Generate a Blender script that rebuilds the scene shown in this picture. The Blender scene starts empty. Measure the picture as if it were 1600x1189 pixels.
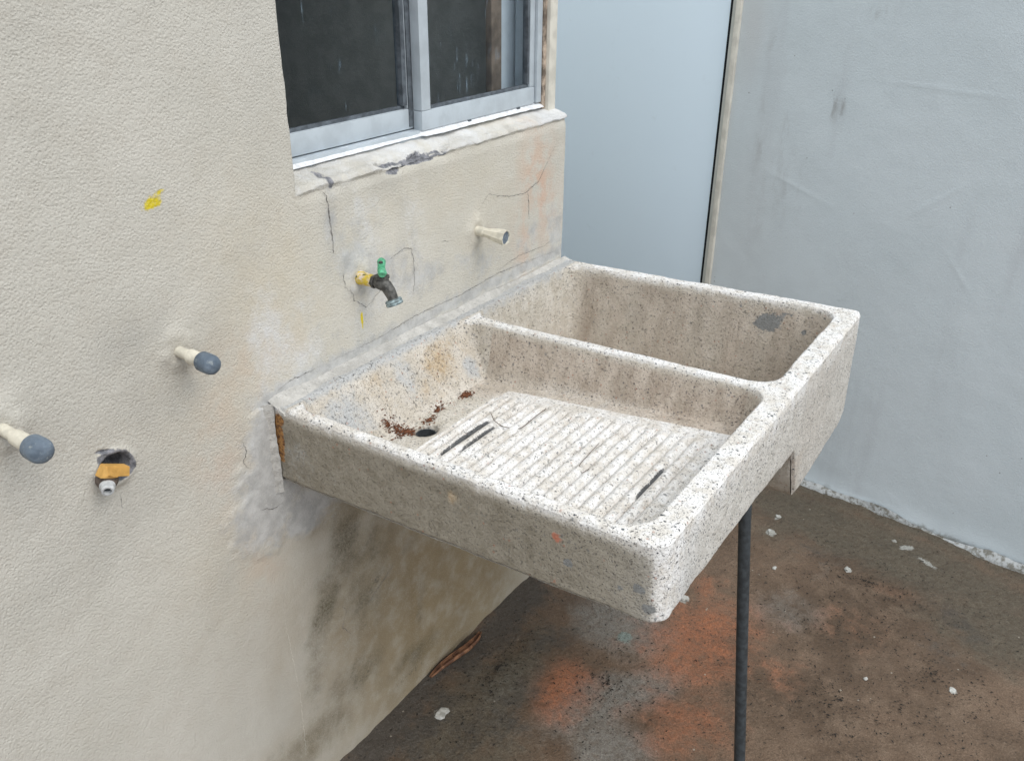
import bpy, bmesh, math, random
import numpy as np
from mathutils import Vector, Matrix
R = math.radians
C = bpy.context.scene.collection
random.seed(7)

# ------------------------------------------------------------------ camera, sky, sun, exposure
CAM = Vector((0.97099, -0.77645, 1.5005))
yaw, pitch, roll, fpx = 0.58934, -0.46769, 0.00829, 1360.07
fw = Vector((-math.sin(yaw)*math.cos(pitch), math.cos(yaw)*math.cos(pitch), math.sin(pitch)))
rt = Vector((math.cos(yaw), math.sin(yaw), 0)); up = rt.cross(fw)
rt2 = rt*math.cos(roll) + up*math.sin(roll); up2 = up*math.cos(roll) - rt*math.sin(roll)
cd = bpy.data.cameras.new('camera'); cam = bpy.data.objects.new('camera', cd); C.objects.link(cam)
M = Matrix((rt2, up2, -fw)).transposed().to_4x4(); M.translation = CAM
cam.matrix_world = M
cd.sensor_width = 36; cd.lens = 36*fpx/1600; cd.clip_start = 0.02; cd.clip_end = 500
bpy.context.scene.camera = cam

w = bpy.data.worlds.new('World'); bpy.context.scene.world = w; w.use_nodes = True
nt = w.node_tree; nt.nodes.clear()
sky = nt.nodes.new('ShaderNodeTexSky'); sky.sky_type = 'NISHITA'; sky.sun_disc = False
SUN_EL, SUN_AZ = R(50), R(96)      # azimuth measured from +y towards +x
sky.sun_elevation = SUN_EL; sky.sun_rotation = SUN_AZ
hs = nt.nodes.new('ShaderNodeHueSaturation'); hs.inputs['Saturation'].default_value = 0.42
bg = nt.nodes.new('ShaderNodeBackground'); bg.inputs['Strength'].default_value = 0.13
wo = nt.nodes.new('ShaderNodeOutputWorld')
cloud = nt.nodes.new('ShaderNodeMix'); cloud.data_type = 'RGBA'; cloud.inputs[0].default_value = .62      # thin even overcast
tcw = nt.nodes.new('ShaderNodeTexCoord'); sxyz = nt.nodes.new('ShaderNodeSeparateXYZ'); nt.links.new(tcw.outputs['Generated'], sxyz.inputs[0])
mrw = nt.nodes.new('ShaderNodeMapRange'); mrw.inputs['From Min'].default_value = 0; mrw.inputs['From Max'].default_value = .9     # overcast: the zenith outshines the horizon
nt.links.new(sxyz.outputs['Z'], mrw.inputs['Value'])
grd = nt.nodes.new('ShaderNodeMix'); grd.data_type = 'RGBA'; grd.inputs[6].default_value = (2.5, 2.8, 3.2, 1); grd.inputs[7].default_value = (11.8, 12.5, 13.2, 1)
nt.links.new(mrw.outputs[0], grd.inputs[0]); nt.links.new(grd.outputs[2], cloud.inputs[7])
nt.links.new(sky.outputs[0], hs.inputs['Color']); nt.links.new(hs.outputs[0], cloud.inputs[6]); nt.links.new(cloud.outputs[2], bg.inputs[0]); nt.links.new(bg.outputs[0], wo.inputs[0])
sl = bpy.data.lights.new('sun', 'SUN'); sl.energy = 0.8; sl.angle = R(35); sl.color = (1.0, .95, .88)
so = bpy.data.objects.new('sun', sl); C.objects.link(so)
sdir = Vector((math.sin(SUN_AZ)*math.cos(SUN_EL), math.cos(SUN_AZ)*math.cos(SUN_EL), math.sin(SUN_EL)))
so.rotation_euler = sdir.to_track_quat('Z', 'Y').to_euler(); so.location = (3, 3, 5)
vs = bpy.context.scene.view_settings
vs.view_transform = 'Standard'; vs.look = 'None'; vs.gamma = 1; vs.use_curve_mapping = False
vs.exposure = 0.66

# ------------------------------------------------------------------ numpy helpers
def _hash(ix, iy, s):
    h = (ix.astype(np.int64)*374761393 + iy.astype(np.int64)*668265263 + s*974634777) & 0xffffffff
    h = ((h ^ (h >> 13))*1274126177) & 0xffffffff
    return ((h ^ (h >> 16)) & 0xffff)/65535.0
def vnoise(x, y, s=0):
    x = np.asarray(x, float); y = np.asarray(y, float)
    ix = np.floor(x); iy = np.floor(y); fx = x-ix; fy = y-iy
    fx = fx*fx*(3-2*fx); fy = fy*fy*(3-2*fy)
    a = _hash(ix, iy, s); b = _hash(ix+1, iy, s); c = _hash(ix, iy+1, s); d = _hash(ix+1, iy+1, s)
    return (a*(1-fx)+b*fx)*(1-fy) + (c*(1-fx)+d*fx)*fy
def fbm(x, y, f, s=0, o=3):
    t = 0; a = 1; n = 0
    for i in range(o):
        t = t + a*(vnoise(x*f, y*f, s+i*17)-.5); n += a; a *= .5; f *= 2.03
    return 2*t/n
def ss(a, b, x):
    t = np.clip((x-a)/(b-a), 0, 1); return t*t*(3-2*t)
def smin(a, b, k):
    h = np.clip(.5+.5*(b-a)/k, 0, 1); return b*(1-h)+a*h - k*h*(1-h)
def smax(a, b, k): return -smin(-a, -b, k)
def blob(x, y, cx, cy, rx, ry, ang=0, p=2):
    c, s = math.cos(R(ang)), math.sin(R(ang))
    u = (c*(x-cx)+s*(y-cy))/rx; v = (-s*(x-cx)+c*(y-cy))/ry
    return np.exp(-(u*u+v*v)**(p/2)*.7)
def blobs(x, y, L):
    o = np.zeros_like(x)
    for b in L:
        a = b[-1]; o = np.maximum(o, a*blob(x, y, *b[:-1]))
    return o

# ------------------------------------------------------------------ object helpers
def tag(o, label=None, cat=None, group=None, kind=None):
    if label: o['label'] = label
    if cat: o['category'] = cat
    if group: o['group'] = group
    if kind: o['kind'] = kind
    return o
def empty(name, loc=(0, 0, 0)):
    o = bpy.data.objects.new(name, None); o.empty_display_size = .05; C.objects.link(o); o.location = loc
    return o
def link(name, me, mat, parent=None, smooth=True):
    me.materials.append(mat)
    if smooth: me.polygons.foreach_set('use_smooth', [True]*len(me.polygons))
    o = bpy.data.objects.new(name, me); C.objects.link(o)
    if parent:
        o.parent = parent
        bpy.context.view_layer.update() if False else None
        o.matrix_parent_inverse = Matrix.Translation(-Vector(parent.location)) if parent.parent is None else Matrix()
    return o
def mesh_np(V, F, attrs=None):
    me = bpy.data.meshes.new('m')
    V = np.asarray(V, np.float32); F = np.asarray(F, np.int32)
    me.vertices.add(len(V)); me.vertices.foreach_set('co', V.ravel())
    n, k = F.shape
    me.loops.add(n*k); me.loops.foreach_set('vertex_index', F.ravel())
    me.polygons.add(n); me.polygons.foreach_set('loop_start', np.arange(0, n*k, k, dtype=np.int32))
    me.update(calc_edges=True)
    for nm, a in (attrs or {}).items():
        at = me.attributes.new(nm, 'FLOAT', 'POINT'); at.data.foreach_set('value', np.asarray(a, np.float32))
    return me
def gridF(nu, nv, flip=False):
    i = np.arange(nu-1)[:, None]*nv + np.arange(nv-1)[None, :]
    f = np.stack([i, i+nv, i+nv+1, i+1], -1).reshape(-1, 4)
    return f[:, ::-1] if flip else f
def vnorm(V, F):
    n = np.cross(V[F[:, 2]]-V[F[:, 0]], V[F[:, 3]]-V[F[:, 1]])
    N = np.zeros_like(V)
    for k in range(4): np.add.at(N, F[:, k], n)
    return N/(np.linalg.norm(N, axis=1, keepdims=True)+1e-12)
def split_parts(V, F, attrs, region, names, mat, parent, mats=None):
    """one continuous surface shared out to several part meshes, with common normals"""
    N = vnorm(V, F); out = {}
    for k, nm in enumerate(names):
        f = F[region == k]
        if len(f) == 0: continue
        ids, inv = np.unique(f, return_inverse=True)
        me = mesh_np(V[ids], inv.reshape(f.shape), {a: b[ids] for a, b in attrs.items()})
        o = link(nm, me, (mats or {}).get(nm, mat), parent)
        me.normals_split_custom_set_from_vertices(N[ids].tolist())
        out[nm] = o
    return out

class MB:
    def __init__(s): s.bm = bmesh.new()
    def box(s, a, b, bev=0, rot=None, piv=None):
        a, b = Vector(a), Vector(b)
        r = bmesh.ops.create_cube(s.bm, size=1, matrix=Matrix.Translation((a+b)/2) @ Matrix.Diagonal((*(b-a), 1)))
        vs_ = r['verts']
        if rot is not None:
            piv = Vector(piv) if piv else (a+b)/2
            for v in vs_: v.co = rot @ (v.co-piv) + piv
        if bev:
            es = list({e for v in vs_ for e in v.link_edges})
            bmesh.ops.bevel(s.bm, geom=es, offset=bev, segments=2, profile=.6, affect='EDGES')
        return s
    def lathe(s, p0, p1, prof, n=24, wob=0, caps=True):
        """prof: list of (distance along the axis, radius)"""
        p0, p1 = Vector(p0), Vector(p1); ax = (p1-p0).normalized()
        t = Vector((0, 0, 1)) if abs(ax.z) < .9 else Vector((1, 0, 0))
        u = ax.cross(t).normalized(); v = ax.cross(u)
        rings = []
        for d, r in prof:
            rings.append([s.bm.verts.new(p0+ax*d+(u*math.cos(6.28318*k/n)+v*math.sin(6.28318*k/n))*r*(1+random.uniform(-wob, wob))) for k in range(n)])
        for A, B in zip(rings, rings[1:]):
            for k in range(n): s.bm.faces.new((A[k], A[(k+1) % n], B[(k+1) % n], B[k]))
        if caps:
            s.bm.faces.new(rings[0][::-1]); s.bm.faces.new(rings[-1])
        return s
    def tube(s, pts, rs, n=14):
        pts = [Vector(p) for p in pts]; rings = []
        if not hasattr(rs, '__len__'): rs = [rs]*len(pts)
        u = None
        for i, p in enumerate(pts):
            t = (pts[min(i+1, len(pts)-1)]-pts[max(i-1, 0)]).normalized()
            if u is None:
                u = t.cross(Vector((0, 0, 1)) if abs(t.z) < .9 else Vector((0, 1, 0))).normalized()
            u = (u - t*u.dot(t)).normalized(); v = t.cross(u)
            rings.append([s.bm.verts.new(p+(u*math.cos(6.28318*k/n)+v*math.sin(6.28318*k/n))*rs[i]) for k in range(n)])
        for A, B in zip(rings, rings[1:]):
            for k in range(n): s.bm.faces.new((A[k], A[(k+1) % n], B[(k+1) % n], B[k]))
        s.bm.faces.new(rings[0][::-1]); s.bm.faces.new(rings[-1])
        return s
    def build(s, name, mat, parent=None, smooth=True, ang=40):
        bmesh.ops.recalc_face_normals(s.bm, faces=s.bm.faces)
        me = bpy.data.meshes.new(name); s.bm.to_mesh(me); s.bm.free()
        o = link(name, me, mat, parent, smooth)
        if smooth: me.set_sharp_from_angle(angle=R(ang))
        return o

# ------------------------------------------------------------------ material helpers
class Mat:
    def __init__(s, name, rough=.85, spec=.3):
        s.m = bpy.data.materials.new(name); s.m.use_nodes = True
        s.n = s.m.node_tree.nodes; s.l = s.m.node_tree.links
        s.b = s.n['Principled BSDF']; s.b.inputs['Roughness'].default_value = rough
        s.b.inputs['Specular IOR Level'].default_value = spec
        s.geo = s.n.new('ShaderNodeNewGeometry').outputs['Position']
        s.h = None
    def lk(s, a, b): s.l.new(a, b)
    def val(s, sock, v):
        if hasattr(v, 'links') or isinstance(v, bpy.types.NodeSocket): s.l.new(v, sock)
        else: sock.default_value = v
    def scalepos(s, sc):
        n = s.n.new('ShaderNodeVectorMath'); n.operation = 'MULTIPLY'
        s.lk(s.geo, n.inputs[0]); n.inputs[1].default_value = sc; return n.outputs[0]
    def noise(s, scale, detail=3, rough=.55, vec=None, dist=0):
        n = s.n.new('ShaderNodeTexNoise'); s.lk(vec or s.geo, n.inputs['Vector'])
        n.inputs['Scale'].default_value = scale; n.inputs['Detail'].default_value = detail
        n.inputs['Roughness'].default_value = rough; n.inputs['Distortion'].default_value = dist
        return n.outputs['Fac']
    def vor(s, scale, out='Distance', vec=None, rnd=1):
        n = s.n.new('ShaderNodeTexVoronoi'); s.lk(vec or s.geo, n.inputs['Vector'])
        n.inputs['Scale'].default_value = scale; n.inputs['Randomness'].default_value = rnd
        return n.outputs['Distance'], n.outputs['Color']
    def attr(s, name):
        n = s.n.new('ShaderNodeAttribute'); n.attribute_name = name; return n.outputs['Fac']
    def math(s, op, a, b=0.0, clamp=False):
        n = s.n.new('ShaderNodeMath'); n.operation = op; n.use_clamp = clamp
        s.val(n.inputs[0], a); s.val(n.inputs[1], b); return n.outputs[0]
    def step(s, x, lo, hi, tolo=0.0, tohi=1.0):
        n = s.n.new('ShaderNodeMapRange'); n.interpolation_type = 'SMOOTHSTEP'
        s.val(n.inputs['Value'], x)
        n.inputs['From Min'].default_value = lo; n.inputs['From Max'].default_value = hi
        n.inputs['To Min'].default_value = tolo; n.inputs['To Max'].default_value = tohi
        return n.outputs['Result']
    def mix(s, fac, a, b, mode='MIX'):
        n = s.n.new('ShaderNodeMix'); n.data_type = 'RGBA'; n.blend_type = mode
        s.val(n.inputs[0], fac)
        for sock, v in ((n.inputs[6], a), (n.inputs[7], b)):
            if isinstance(v, tuple): sock.default_value = (*v, 1)
            else: s.lk(v, sock)
        return n.outputs[2]
    def gate(s, name, noise, k=.6, lo=.35, hi=.55):
        """irregular-edged mask from a smooth attribute"""
        x = s.math('ADD', s.attr(name), s.math('MULTIPLY', s.math('SUBTRACT', noise, .5), k))
        return s.step(x, lo, hi)
    def color(s, c):
        if isinstance(c, tuple): s.b.inputs['Base Color'].default_value = (*c, 1)
        else: s.lk(c, s.b.inputs['Base Color'])
        return s
    def bump(s, h, dist, strength=1):
        n = s.n.new('ShaderNodeBump'); n.inputs['Distance'].default_value = dist; n.inputs['Strength'].default_value = strength
        s.val(n.inputs['Height'], h)
        if s.h: s.lk(s.h, n.inputs['Normal'])
        s.h = n.outputs[0]; s.lk(s.h, s.b.inputs['Normal']); return s
    def cellrand(s, col):
        n = s.n.new('ShaderNodeSeparateColor'); s.lk(col, n.inputs[0]); return n.outputs[0], n.outputs[1]

def simple(name, col, rough=.6, spec=.3, var=.25, sc=60, bump=.0006, metal=0):
    m = Mat(name, rough, spec); m.b.inputs['Metallic'].default_value = metal
    dark = tuple(c*(1-var) for c in col); lite = tuple(min(1, c*(1+var)) for c in col)
    m.color(m.mix(m.step(m.noise(sc, 4), .35, .65), dark, lite))
    if bump: m.bump(m.noise(sc*4, 3), bump)
    return m.m

# --- stucco of the house wall
def stucco():
    m = Mat('cream_stucco', .9, .2)
    nL = m.noise(5, 4); nM = m.noise(22, 5, .6); nF = m.noise(110, 4, .6)
    strk = m.noise(16, 5, .6, m.scalepos((1, 1, .18)))
    c = m.mix(m.step(nL, .3, .7), (.580, .555, .490), (.630, .602, .535))
    c = m.mix(m.math('MULTIPLY', m.step(nM, .45, .7), .3), c, (.54, .50, .43))
    c = m.mix(m.math('MULTIPLY', m.attr('peach'), m.step(nM, .35, .6)), c, (.66, .42, .30))
    c = m.mix(m.math('MULTIPLY', m.attr('warm'), m.step(nM, .25, .65, .5, 1)), c, (.62, .54, .40))
    c = m.mix(m.math('MULTIPLY', m.attr('shade_streaks'), m.step(strk, .3, .65, .35, 1)), c, (.40, .385, .35))
    c = m.mix(m.math('MULTIPLY', m.attr('tan'), m.step(nM, .3, .6, .72, 1)), c, m.mix(m.noise(9, 6, .7), (.22, .16, .085), (.42, .335, .21)))
    ol = m.math('MULTIPLY', m.gate('olive', m.noise(24, 7, .72), 1.2, .2, 1.15), m.step(m.noise(200, 4, .7), .3, .65, .55, 1))
    c = m.mix(ol, c, (.135, .115, .07))
    dk = m.math('MULTIPLY', m.gate('dark', m.noise(60, 8, .8), 2.0, .55, 1.0), .85)
    c = m.mix(dk, c, (.065, .065, .05))
    mo = m.gate('mortar', m.noise(34, 7, .7), .9, .32, .66)
    mc = m.mix(m.step(m.noise(28, 6, .7), .35, .65), (.37, .37, .365), (.53, .53, .52))
    c = m.mix(m.math('MULTIPLY', mo, .88), c, mc)
    lm = m.gate('lime', m.noise(30, 7, .75), 1.3, .35, 1.05)
    c = m.mix(m.math('MULTIPLY', lm, .8), c, (.70, .705, .71))
    cement = m.gate('cement', m.noise(60, 6, .7), .6, .45, .55)
    c = m.mix(cement, c, m.mix(m.step(nF, .35, .65), (.14, .145, .16), (.28, .28, .30)))
    c = m.mix(m.gate('yellow', m.noise(90, 5, .7), 1.0, .5, .72), c, (.70, .56, .03))
    # grains
    d, col = m.vor(260)
    fine = m.noise(600, 3, .8)
    grain = m.math('ADD', m.math('MULTIPLY', fine, .8), m.math('MULTIPLY', m.step(d, .1, .7), .35))
    c = m.mix(m.step(fine, .28, .44, .5, 0), c, (.30, .285, .235))
    c = m.mix(m.step(m.noise(520, 2, .6, None), .55, .72, 0, .35), c, (.68, .66, .59))
    m.color(c)
    flat = m.math('SUBTRACT', 1.0, m.math('MULTIPLY', m.math('MAXIMUM', mo, m.attr('smooth')), .62))
    n = m.n.new('ShaderNodeBump'); n.inputs['Distance'].default_value = .0019
    m.lk(grain, n.inputs['Height']); m.lk(flat, n.inputs['Strength']); m.h = n.outputs[0]
    m.bump(m.noise(60, 4, .6), .0012, .6)
    return m.m

# --- speckled cast concrete of the sink
def terrazzo():
    m = Mat('speckled_concrete', .8, .3)
    nL = m.noise(9, 4); nM = m.noise(38, 5, .65); nF = m.noise(160, 4, .65)
    c = m.mix(m.step(nM, .35, .65), (.52, .475, .40), (.64, .60, .53))
    c = m.mix(m.math('MULTIPLY', m.attr('blue'), .9), c, m.mix(nM, (.60, .61, .61), (.72, .72, .71)))
    t1 = m.mix(m.step(m.noise(26, 5, .7, m.scalepos((1, 1, .35))), .35, .65), (.39, .32, .255), (.58, .50, .42))
    c = m.mix(m.math('MULTIPLY', m.attr('tan'), m.step(nM, .2, .6, .65, 1)), c, t1)
    c = m.mix(m.math('MULTIPLY', m.attr('olive'), m.step(nM, .25, .7, .6, 1)), c, m.mix(m.math('MULTIPLY', m.math('ADD', nF, m.noise(14, 5, .65, m.scalepos((1, 1, .5)))), .5), (.13, .11, .075), (.37, .33, .26)))
    c = m.mix(m.gate('brown', m.noise(38, 6, .75, m.scalepos((1, 1, .45))), 1.5, .35, .9), c, m.mix(m.step(nF, .3, .7), (.38, .28, .175), (.56, .46, .33)))
    c = m.mix(m.gate('grey', m.noise(45, 6, .75), 1.2, .32, .85), c, m.mix(nF, (.38, .385, .38), (.54, .54, .53)))
    wh = m.gate('white', m.noise(260, 6, .75), 1.1, .28, .85)
    c = m.mix(m.math('MULTIPLY', wh, .95), c, m.mix(m.step(m.noise(24, 6, .75), .38, .6), m.mix(nF, (.58, .53, .46), (.74, .71, .66)), (.83, .815, .79)))
    # stone chips of three sizes
    for sc, lo, hi, thr, dcol in ((310, .22, .30, .44, (.07, .07, .08)), (150, .18, .29, .58, (.075, .08, .09)), (75, .13, .23, .74, (.13, .14, .145))):
        wv = m.n.new('ShaderNodeVectorMath'); wv.operation = 'ADD'
        nn = m.n.new('ShaderNodeTexNoise'); nn.inputs['Scale'].default_value = sc*.8; m.lk(m.geo, nn.inputs['Vector'])
        s2 = m.n.new('ShaderNodeVectorMath'); s2.operation = 'SCALE'; s2.inputs['Scale'].default_value = .5/sc
        m.lk(nn.outputs['Color'], s2.inputs[0]); m.lk(m.geo, wv.inputs[0]); m.lk(s2.outputs[0], wv.inputs[1])
        d, col = m.vor(sc, vec=wv.outputs[0]); r, g = m.cellrand(col)
        pick = m.step(r, thr, thr+.02)
        mk = m.math('MULTIPLY', m.step(d, lo, hi, 1, 0), pick)
        mk = m.math('MULTIPLY', mk, m.math('MULTIPLY', m.step(g, 0, 1, .45, 1), m.attr('specks')))
        mk = m.math('MULTIPLY', mk, m.math('SUBTRACT', 1.0, m.math('MULTIPLY', m.attr('grey'), .8)))
        c = m.mix(mk, c, dcol)
    pit = m.noise(210, 3, .6)
    c = m.mix(m.math('MULTIPLY', m.step(pit, .645, .68), m.math('MULTIPLY', m.attr('specks'), m.step(m.noise(17, 4, .7), .38, .62, .25, 1))), c, (.10, .10, .10))
    pit2 = m.noise(95, 5, .7)
    c = m.mix(m.math('MULTIPLY', m.step(pit2, .70, .73), .85), c, (.13, .13, .125))
    d, col = m.vor(120); r, g = m.cellrand(col)
    c = m.mix(m.math('MULTIPLY', m.math('MULTIPLY', m.step(d, .15, .3, 1, 0), m.step(r, .90, .92)), .5), c, (.36, .15, .09))
    c = m.mix(m.gate('rust', m.noise(70, 6, .7), .7, .4, .6), c, m.mix(m.step(nF, .35, .6), (.13, .06, .03), (.43, .22, .075)))
    c = m.mix(m.gate('red', m.noise(120, 6, .7), 1.0, .5, .65), c, (.50, .20, .13))
    c = m.mix(m.gate('cementpatch', m.noise(110, 7, .75), 1.1, .42, .55), c, m.mix(nF, (.17, .175, .17), (.32, .32, .31)))
    c = m.mix(m.math('MULTIPLY', m.gate('dark', m.noise(190, 5, .75), 1.1, .38, .62), .9), c, (.045, .05, .055))
    m.color(c)
    m.bump(m.step(pit, .60, .70, 1, 0), .002, .9)
    m.bump(nF, .0030, 1.0)
    d, col = m.vor(340); m.bump(m.step(d, .1, .35), .0012, .8)
    return m.m

def ground_mat():
    m = Mat('stained_concrete_floor', .72, .35)
    nL = m.noise(3.2, 5, .6); nM = m.noise(14, 6, .65); nF = m.noise(70, 6, .7)
    c = m.mix(m.step(nL, .35, .65), (.125, .080, .048), (.235, .155, .10))
    c = m.mix(m.math('MULTIPLY', m.step(nM, .42, .68), .6), c, (.30, .215, .15))
    gy = m.math('MULTIPLY', m.gate('grey', nM, .8, .3, .75), m.step(nF, .3, .6, .5, 1))
    c = m.mix(gy, c, m.mix(nF, (.20, .19, .165), (.36, .335, .295)))
    og = m.math('MULTIPLY', m.gate('orange', nM, 1.1, .3, .95), m.step(nF, .25, .65, .35, 1))
    c = m.mix(m.math('MULTIPLY', og, .95), c, m.mix(nF, (.40, .13, .06), (.56, .22, .10)))
    gr = m.math('MULTIPLY', m.gate('green', nM, .9, .3, .8), .8)
    c = m.mix(m.math('MULTIPLY', gr, .85), c, m.mix(m.step(nF, .3, .7), (.07, .065, .045), (.16, .155, .115)))
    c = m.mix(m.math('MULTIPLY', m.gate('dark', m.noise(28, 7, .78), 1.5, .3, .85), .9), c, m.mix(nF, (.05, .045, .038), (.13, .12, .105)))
    c = m.mix(m.gate('pale', m.noise(60, 6, .75), .9, .5, .62), c, (.52, .51, .46))
    c = m.mix(m.math('MULTIPLY', m.gate('teal', nF, .9, .45, .7), .7), c, (.26, .36, .33))
    hf = m.noise(330, 4, .75)
    c = m.mix(m.step(hf, .35, .62, .55, 0), c, (.07, .05, .035)); c = m.mix(m.step(hf, .55, .75, 0, .4), c, (.42, .35, .28))
    # dark pits and crumbs, drawn out
    for sc, thr, hi, k in ((85, .60, .26, .85), (190, .55, .30, .7), (40, .86, .17, .8)):
        v = m.scalepos((1.0, 1.0, 1.0)); d, col = m.vor(sc, vec=v); r, g = m.cellrand(col)
        mk = m.math('MULTIPLY', m.step(d, hi*.55, hi, 1, 0), m.step(r, thr, thr+.03))
        mk = m.math('MULTIPLY', mk, m.step(m.noise(9, 4, .7), .38, .62, .12, 1))
        c = m.mix(m.math('MULTIPLY', mk, k), c, (.028, .024, .02))
    d, col = m.vor(48); r, g = m.cellrand(col)
    c = m.mix(m.math('MULTIPLY', m.math('MULTIPLY', m.step(d, .08, .13, 1, 0), m.step(r, .93, .94)), .8), c, (.50, .45, .37))
    m.color(c)
    m.lk(m.step(nM, .35, .65, .38, .8), m.b.inputs['Roughness'])
    m.bump(nM, .012, .9); m.bump(nF, .0065, 1.0); m.bump(hf, .0022, .9)
    d, col = m.vor(90); m.bump(m.step(d, .05, .4), .0015, .7)
    return m.m

def paint_wall():
    m = Mat('grey_painted_plaster', .7, .3)
    nL = m.noise(2.2, 4); nM = m.noise(12, 5, .6); strk = m.noise(9, 5, .6, m.scalepos((1, 1, .16)))
    c = m.mix(m.step(nL, .3, .7), (.60, .66, .68), (.66, .715, .735))
    c = m.mix(m.math('MULTIPLY', m.step(strk, .5, .75), .25), c, (.40, .405, .42))
    c = m.mix(m.math('MULTIPLY', m.math('MULTIPLY', m.attr('smudge'), .7), m.step(m.noise(30, 5, .7, m.scalepos((1, 1, .3))), .45, .62)), c, (.25, .235, .215))
    c = m.mix(m.math('MULTIPLY', m.attr('warm'), .8), c, (.54, .515, .49))
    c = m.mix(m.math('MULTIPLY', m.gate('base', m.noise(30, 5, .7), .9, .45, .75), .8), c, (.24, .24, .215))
    d, col = m.vor(26); r, g = m.cellrand(col)
    c = m.mix(m.math('MULTIPLY', m.math('MULTIPLY', m.step(d, .03, .07, 1, 0), m.step(r, .9, .91)), .6), c, (.16, .15, .14))
    m.color(c); m.bump(m.noise(260, 3), .0012, .6); m.bump(m.noise(14, 4, .5), .004, .4)
    return m.m

def door_mat():
    m = Mat('blue_white_metal_door', .38, .5)
    c = m.mix(m.noise(3, 3), (.76, .88, .97), (.78, .90, .98))
    c = m.mix(m.math('MULTIPLY', m.step(m.noise(13, 5, .7), .6, .8), .18), c, (.45, .48, .50))
    m.color(c); m.bump(m.noise(5, 2), .004, .3)
    return m.m

def glass_mat():
    m = Mat('dusty_window_glass', .1, .5); t = m.m.node_tree
    out = m.n['Material Output']
    tr = m.n.new('ShaderNodeBsdfTransparent'); tr.inputs[0].default_value = (.86, .89, .91, 1)
    gl = m.n.new('ShaderNodeBsdfGlossy'); gl.inputs['Roughness'].default_value = .03
    fr = m.n.new('ShaderNodeFresnel'); fr.inputs['IOR'].default_value = 1.30
    gg = m.n.new('ShaderNodeNewGeometry'); ff = m.math('MULTIPLY', fr.outputs[0], m.math('SUBTRACT', 1.0, gg.outputs['Backfacing']))
    mx = m.n.new('ShaderNodeMixShader'); m.lk(ff, mx.inputs[0]); m.lk(tr.outputs[0], mx.inputs[1]); m.lk(gl.outputs[0], mx.inputs[2])
    df = m.n.new('ShaderNodeBsdfDiffuse'); df.inputs[0].default_value = (.42, .56, .68, 1)
    big = m.step(m.noise(13, 3), .53, .68)
    drip = m.step(m.noise(110, 4, .7, m.scalepos((1, 1, .10))), .58, .68)
    d, col = m.vor(130); r, g = m.cellrand(col)
    spk = m.math('MULTIPLY', m.step(d, .1, .22, 1, 0), m.step(r, .86, .9))
    f = m.math('ADD', m.math('MULTIPLY', m.math('MULTIPLY', drip, big), .30), m.math('MULTIPLY', spk, m.step(m.noise(8, 3), .45, .68, .0, .16)))
    f = m.math('ADD', f, .003, True)
    m2 = m.n.new('ShaderNodeMixShader'); m.lk(f, m2.inputs[0]); m.lk(mx.outputs[0], m2.inputs[1]); m.lk(df.outputs[0], m2.inputs[2])
    m.lk(m2.outputs[0], out.inputs[0])
    return m.m

STUCCO = stucco(); TERR = terrazzo(); GROUND = ground_mat(); PAINT = paint_wall(); DOOR = door_mat(); GLASS = glass_mat()
ALU = simple('brushed_aluminium_frame', (.46, .51, .545), .42, .5, .07, 25, .0004)
ALUD = simple('dark_window_gasket', (.10, .115, .13), .6, .3, .3, 60)
CREAM = simple('cream_paint', (.66, .63, .55), .7, .3, .10, 30, .001)
RUSTY = simple('rust_stained_joint', (.36, .29, .23), .9, .2, .6, 45, .002)
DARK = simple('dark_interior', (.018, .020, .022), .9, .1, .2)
CAULK = simple('white_caulk', (.78, .79, .80), .8, .3, .12, 90, .002)
CRACK = simple('crack_shadow_gap', (.22, .21, .195), 1, 0, .6, 200, 0)
PVC = simple('aged_cream_pvc', (.62, .58, .48), .5, .4, .13, 60, .0008)
IRON = simple('dark_painted_steel', (.040, .047, .052), .5, .4, .28, 90, .0006)
BRASS = simple('tarnished_faucet_metal', (.085, .082, .075), .5, .5, .5, 110, .0012, .35)
ZINC = simple('weathered_zinc_ring', (.24, .30, .31), .5, .5, .4, 140, .0008, .3)
GREEN = simple('chipped_green_enamel', (.10, .40, .22), .42, .5, .35, 120, .0008)
ORANGE = simple('ochre_plastic', (.58, .33, .09), .5, .4, .12, 60, .0006)
WOODB = simple('brown_wood', (.26, .19, .14), .7, .2, .3, 30)
WHITEB = simple('white_painted_board', (.84, .88, .90), .6, .3, .05, 20, .0004)
CURT = simple('slate_curtain', (.085, .11, .13), .9, .1, .3, 80)
def capmat():
    m = Mat('blue_grey_cap', .55, .4)
    c = m.mix(m.step(m.noise(55, 4), .35, .65), (.095, .125, .16), (.16, .20, .245))
    c = m.mix(m.math('MULTIPLY', m.step(m.noise(95, 6, .7), .56, .68), .6), c, (.36, .39, .38))
    m.color(c); m.bump(m.noise(120, 4), .0015); return m.m
CAP = capmat()
def nipmat():
    m = Mat('yellow_stained_nipple', .6, .4)
    n = m.noise(75, 5, .7)
    c = m.mix(m.step(n, .42, .55), (.66, .56, .47), (.62, .45, .05))
    c = m.mix(m.step(m.noise(130, 5, .7), .6, .66), c, (.10, .11, .06))
    m.color(c); m.bump(n, .002); return m.m
NIP = nipmat()

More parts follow.
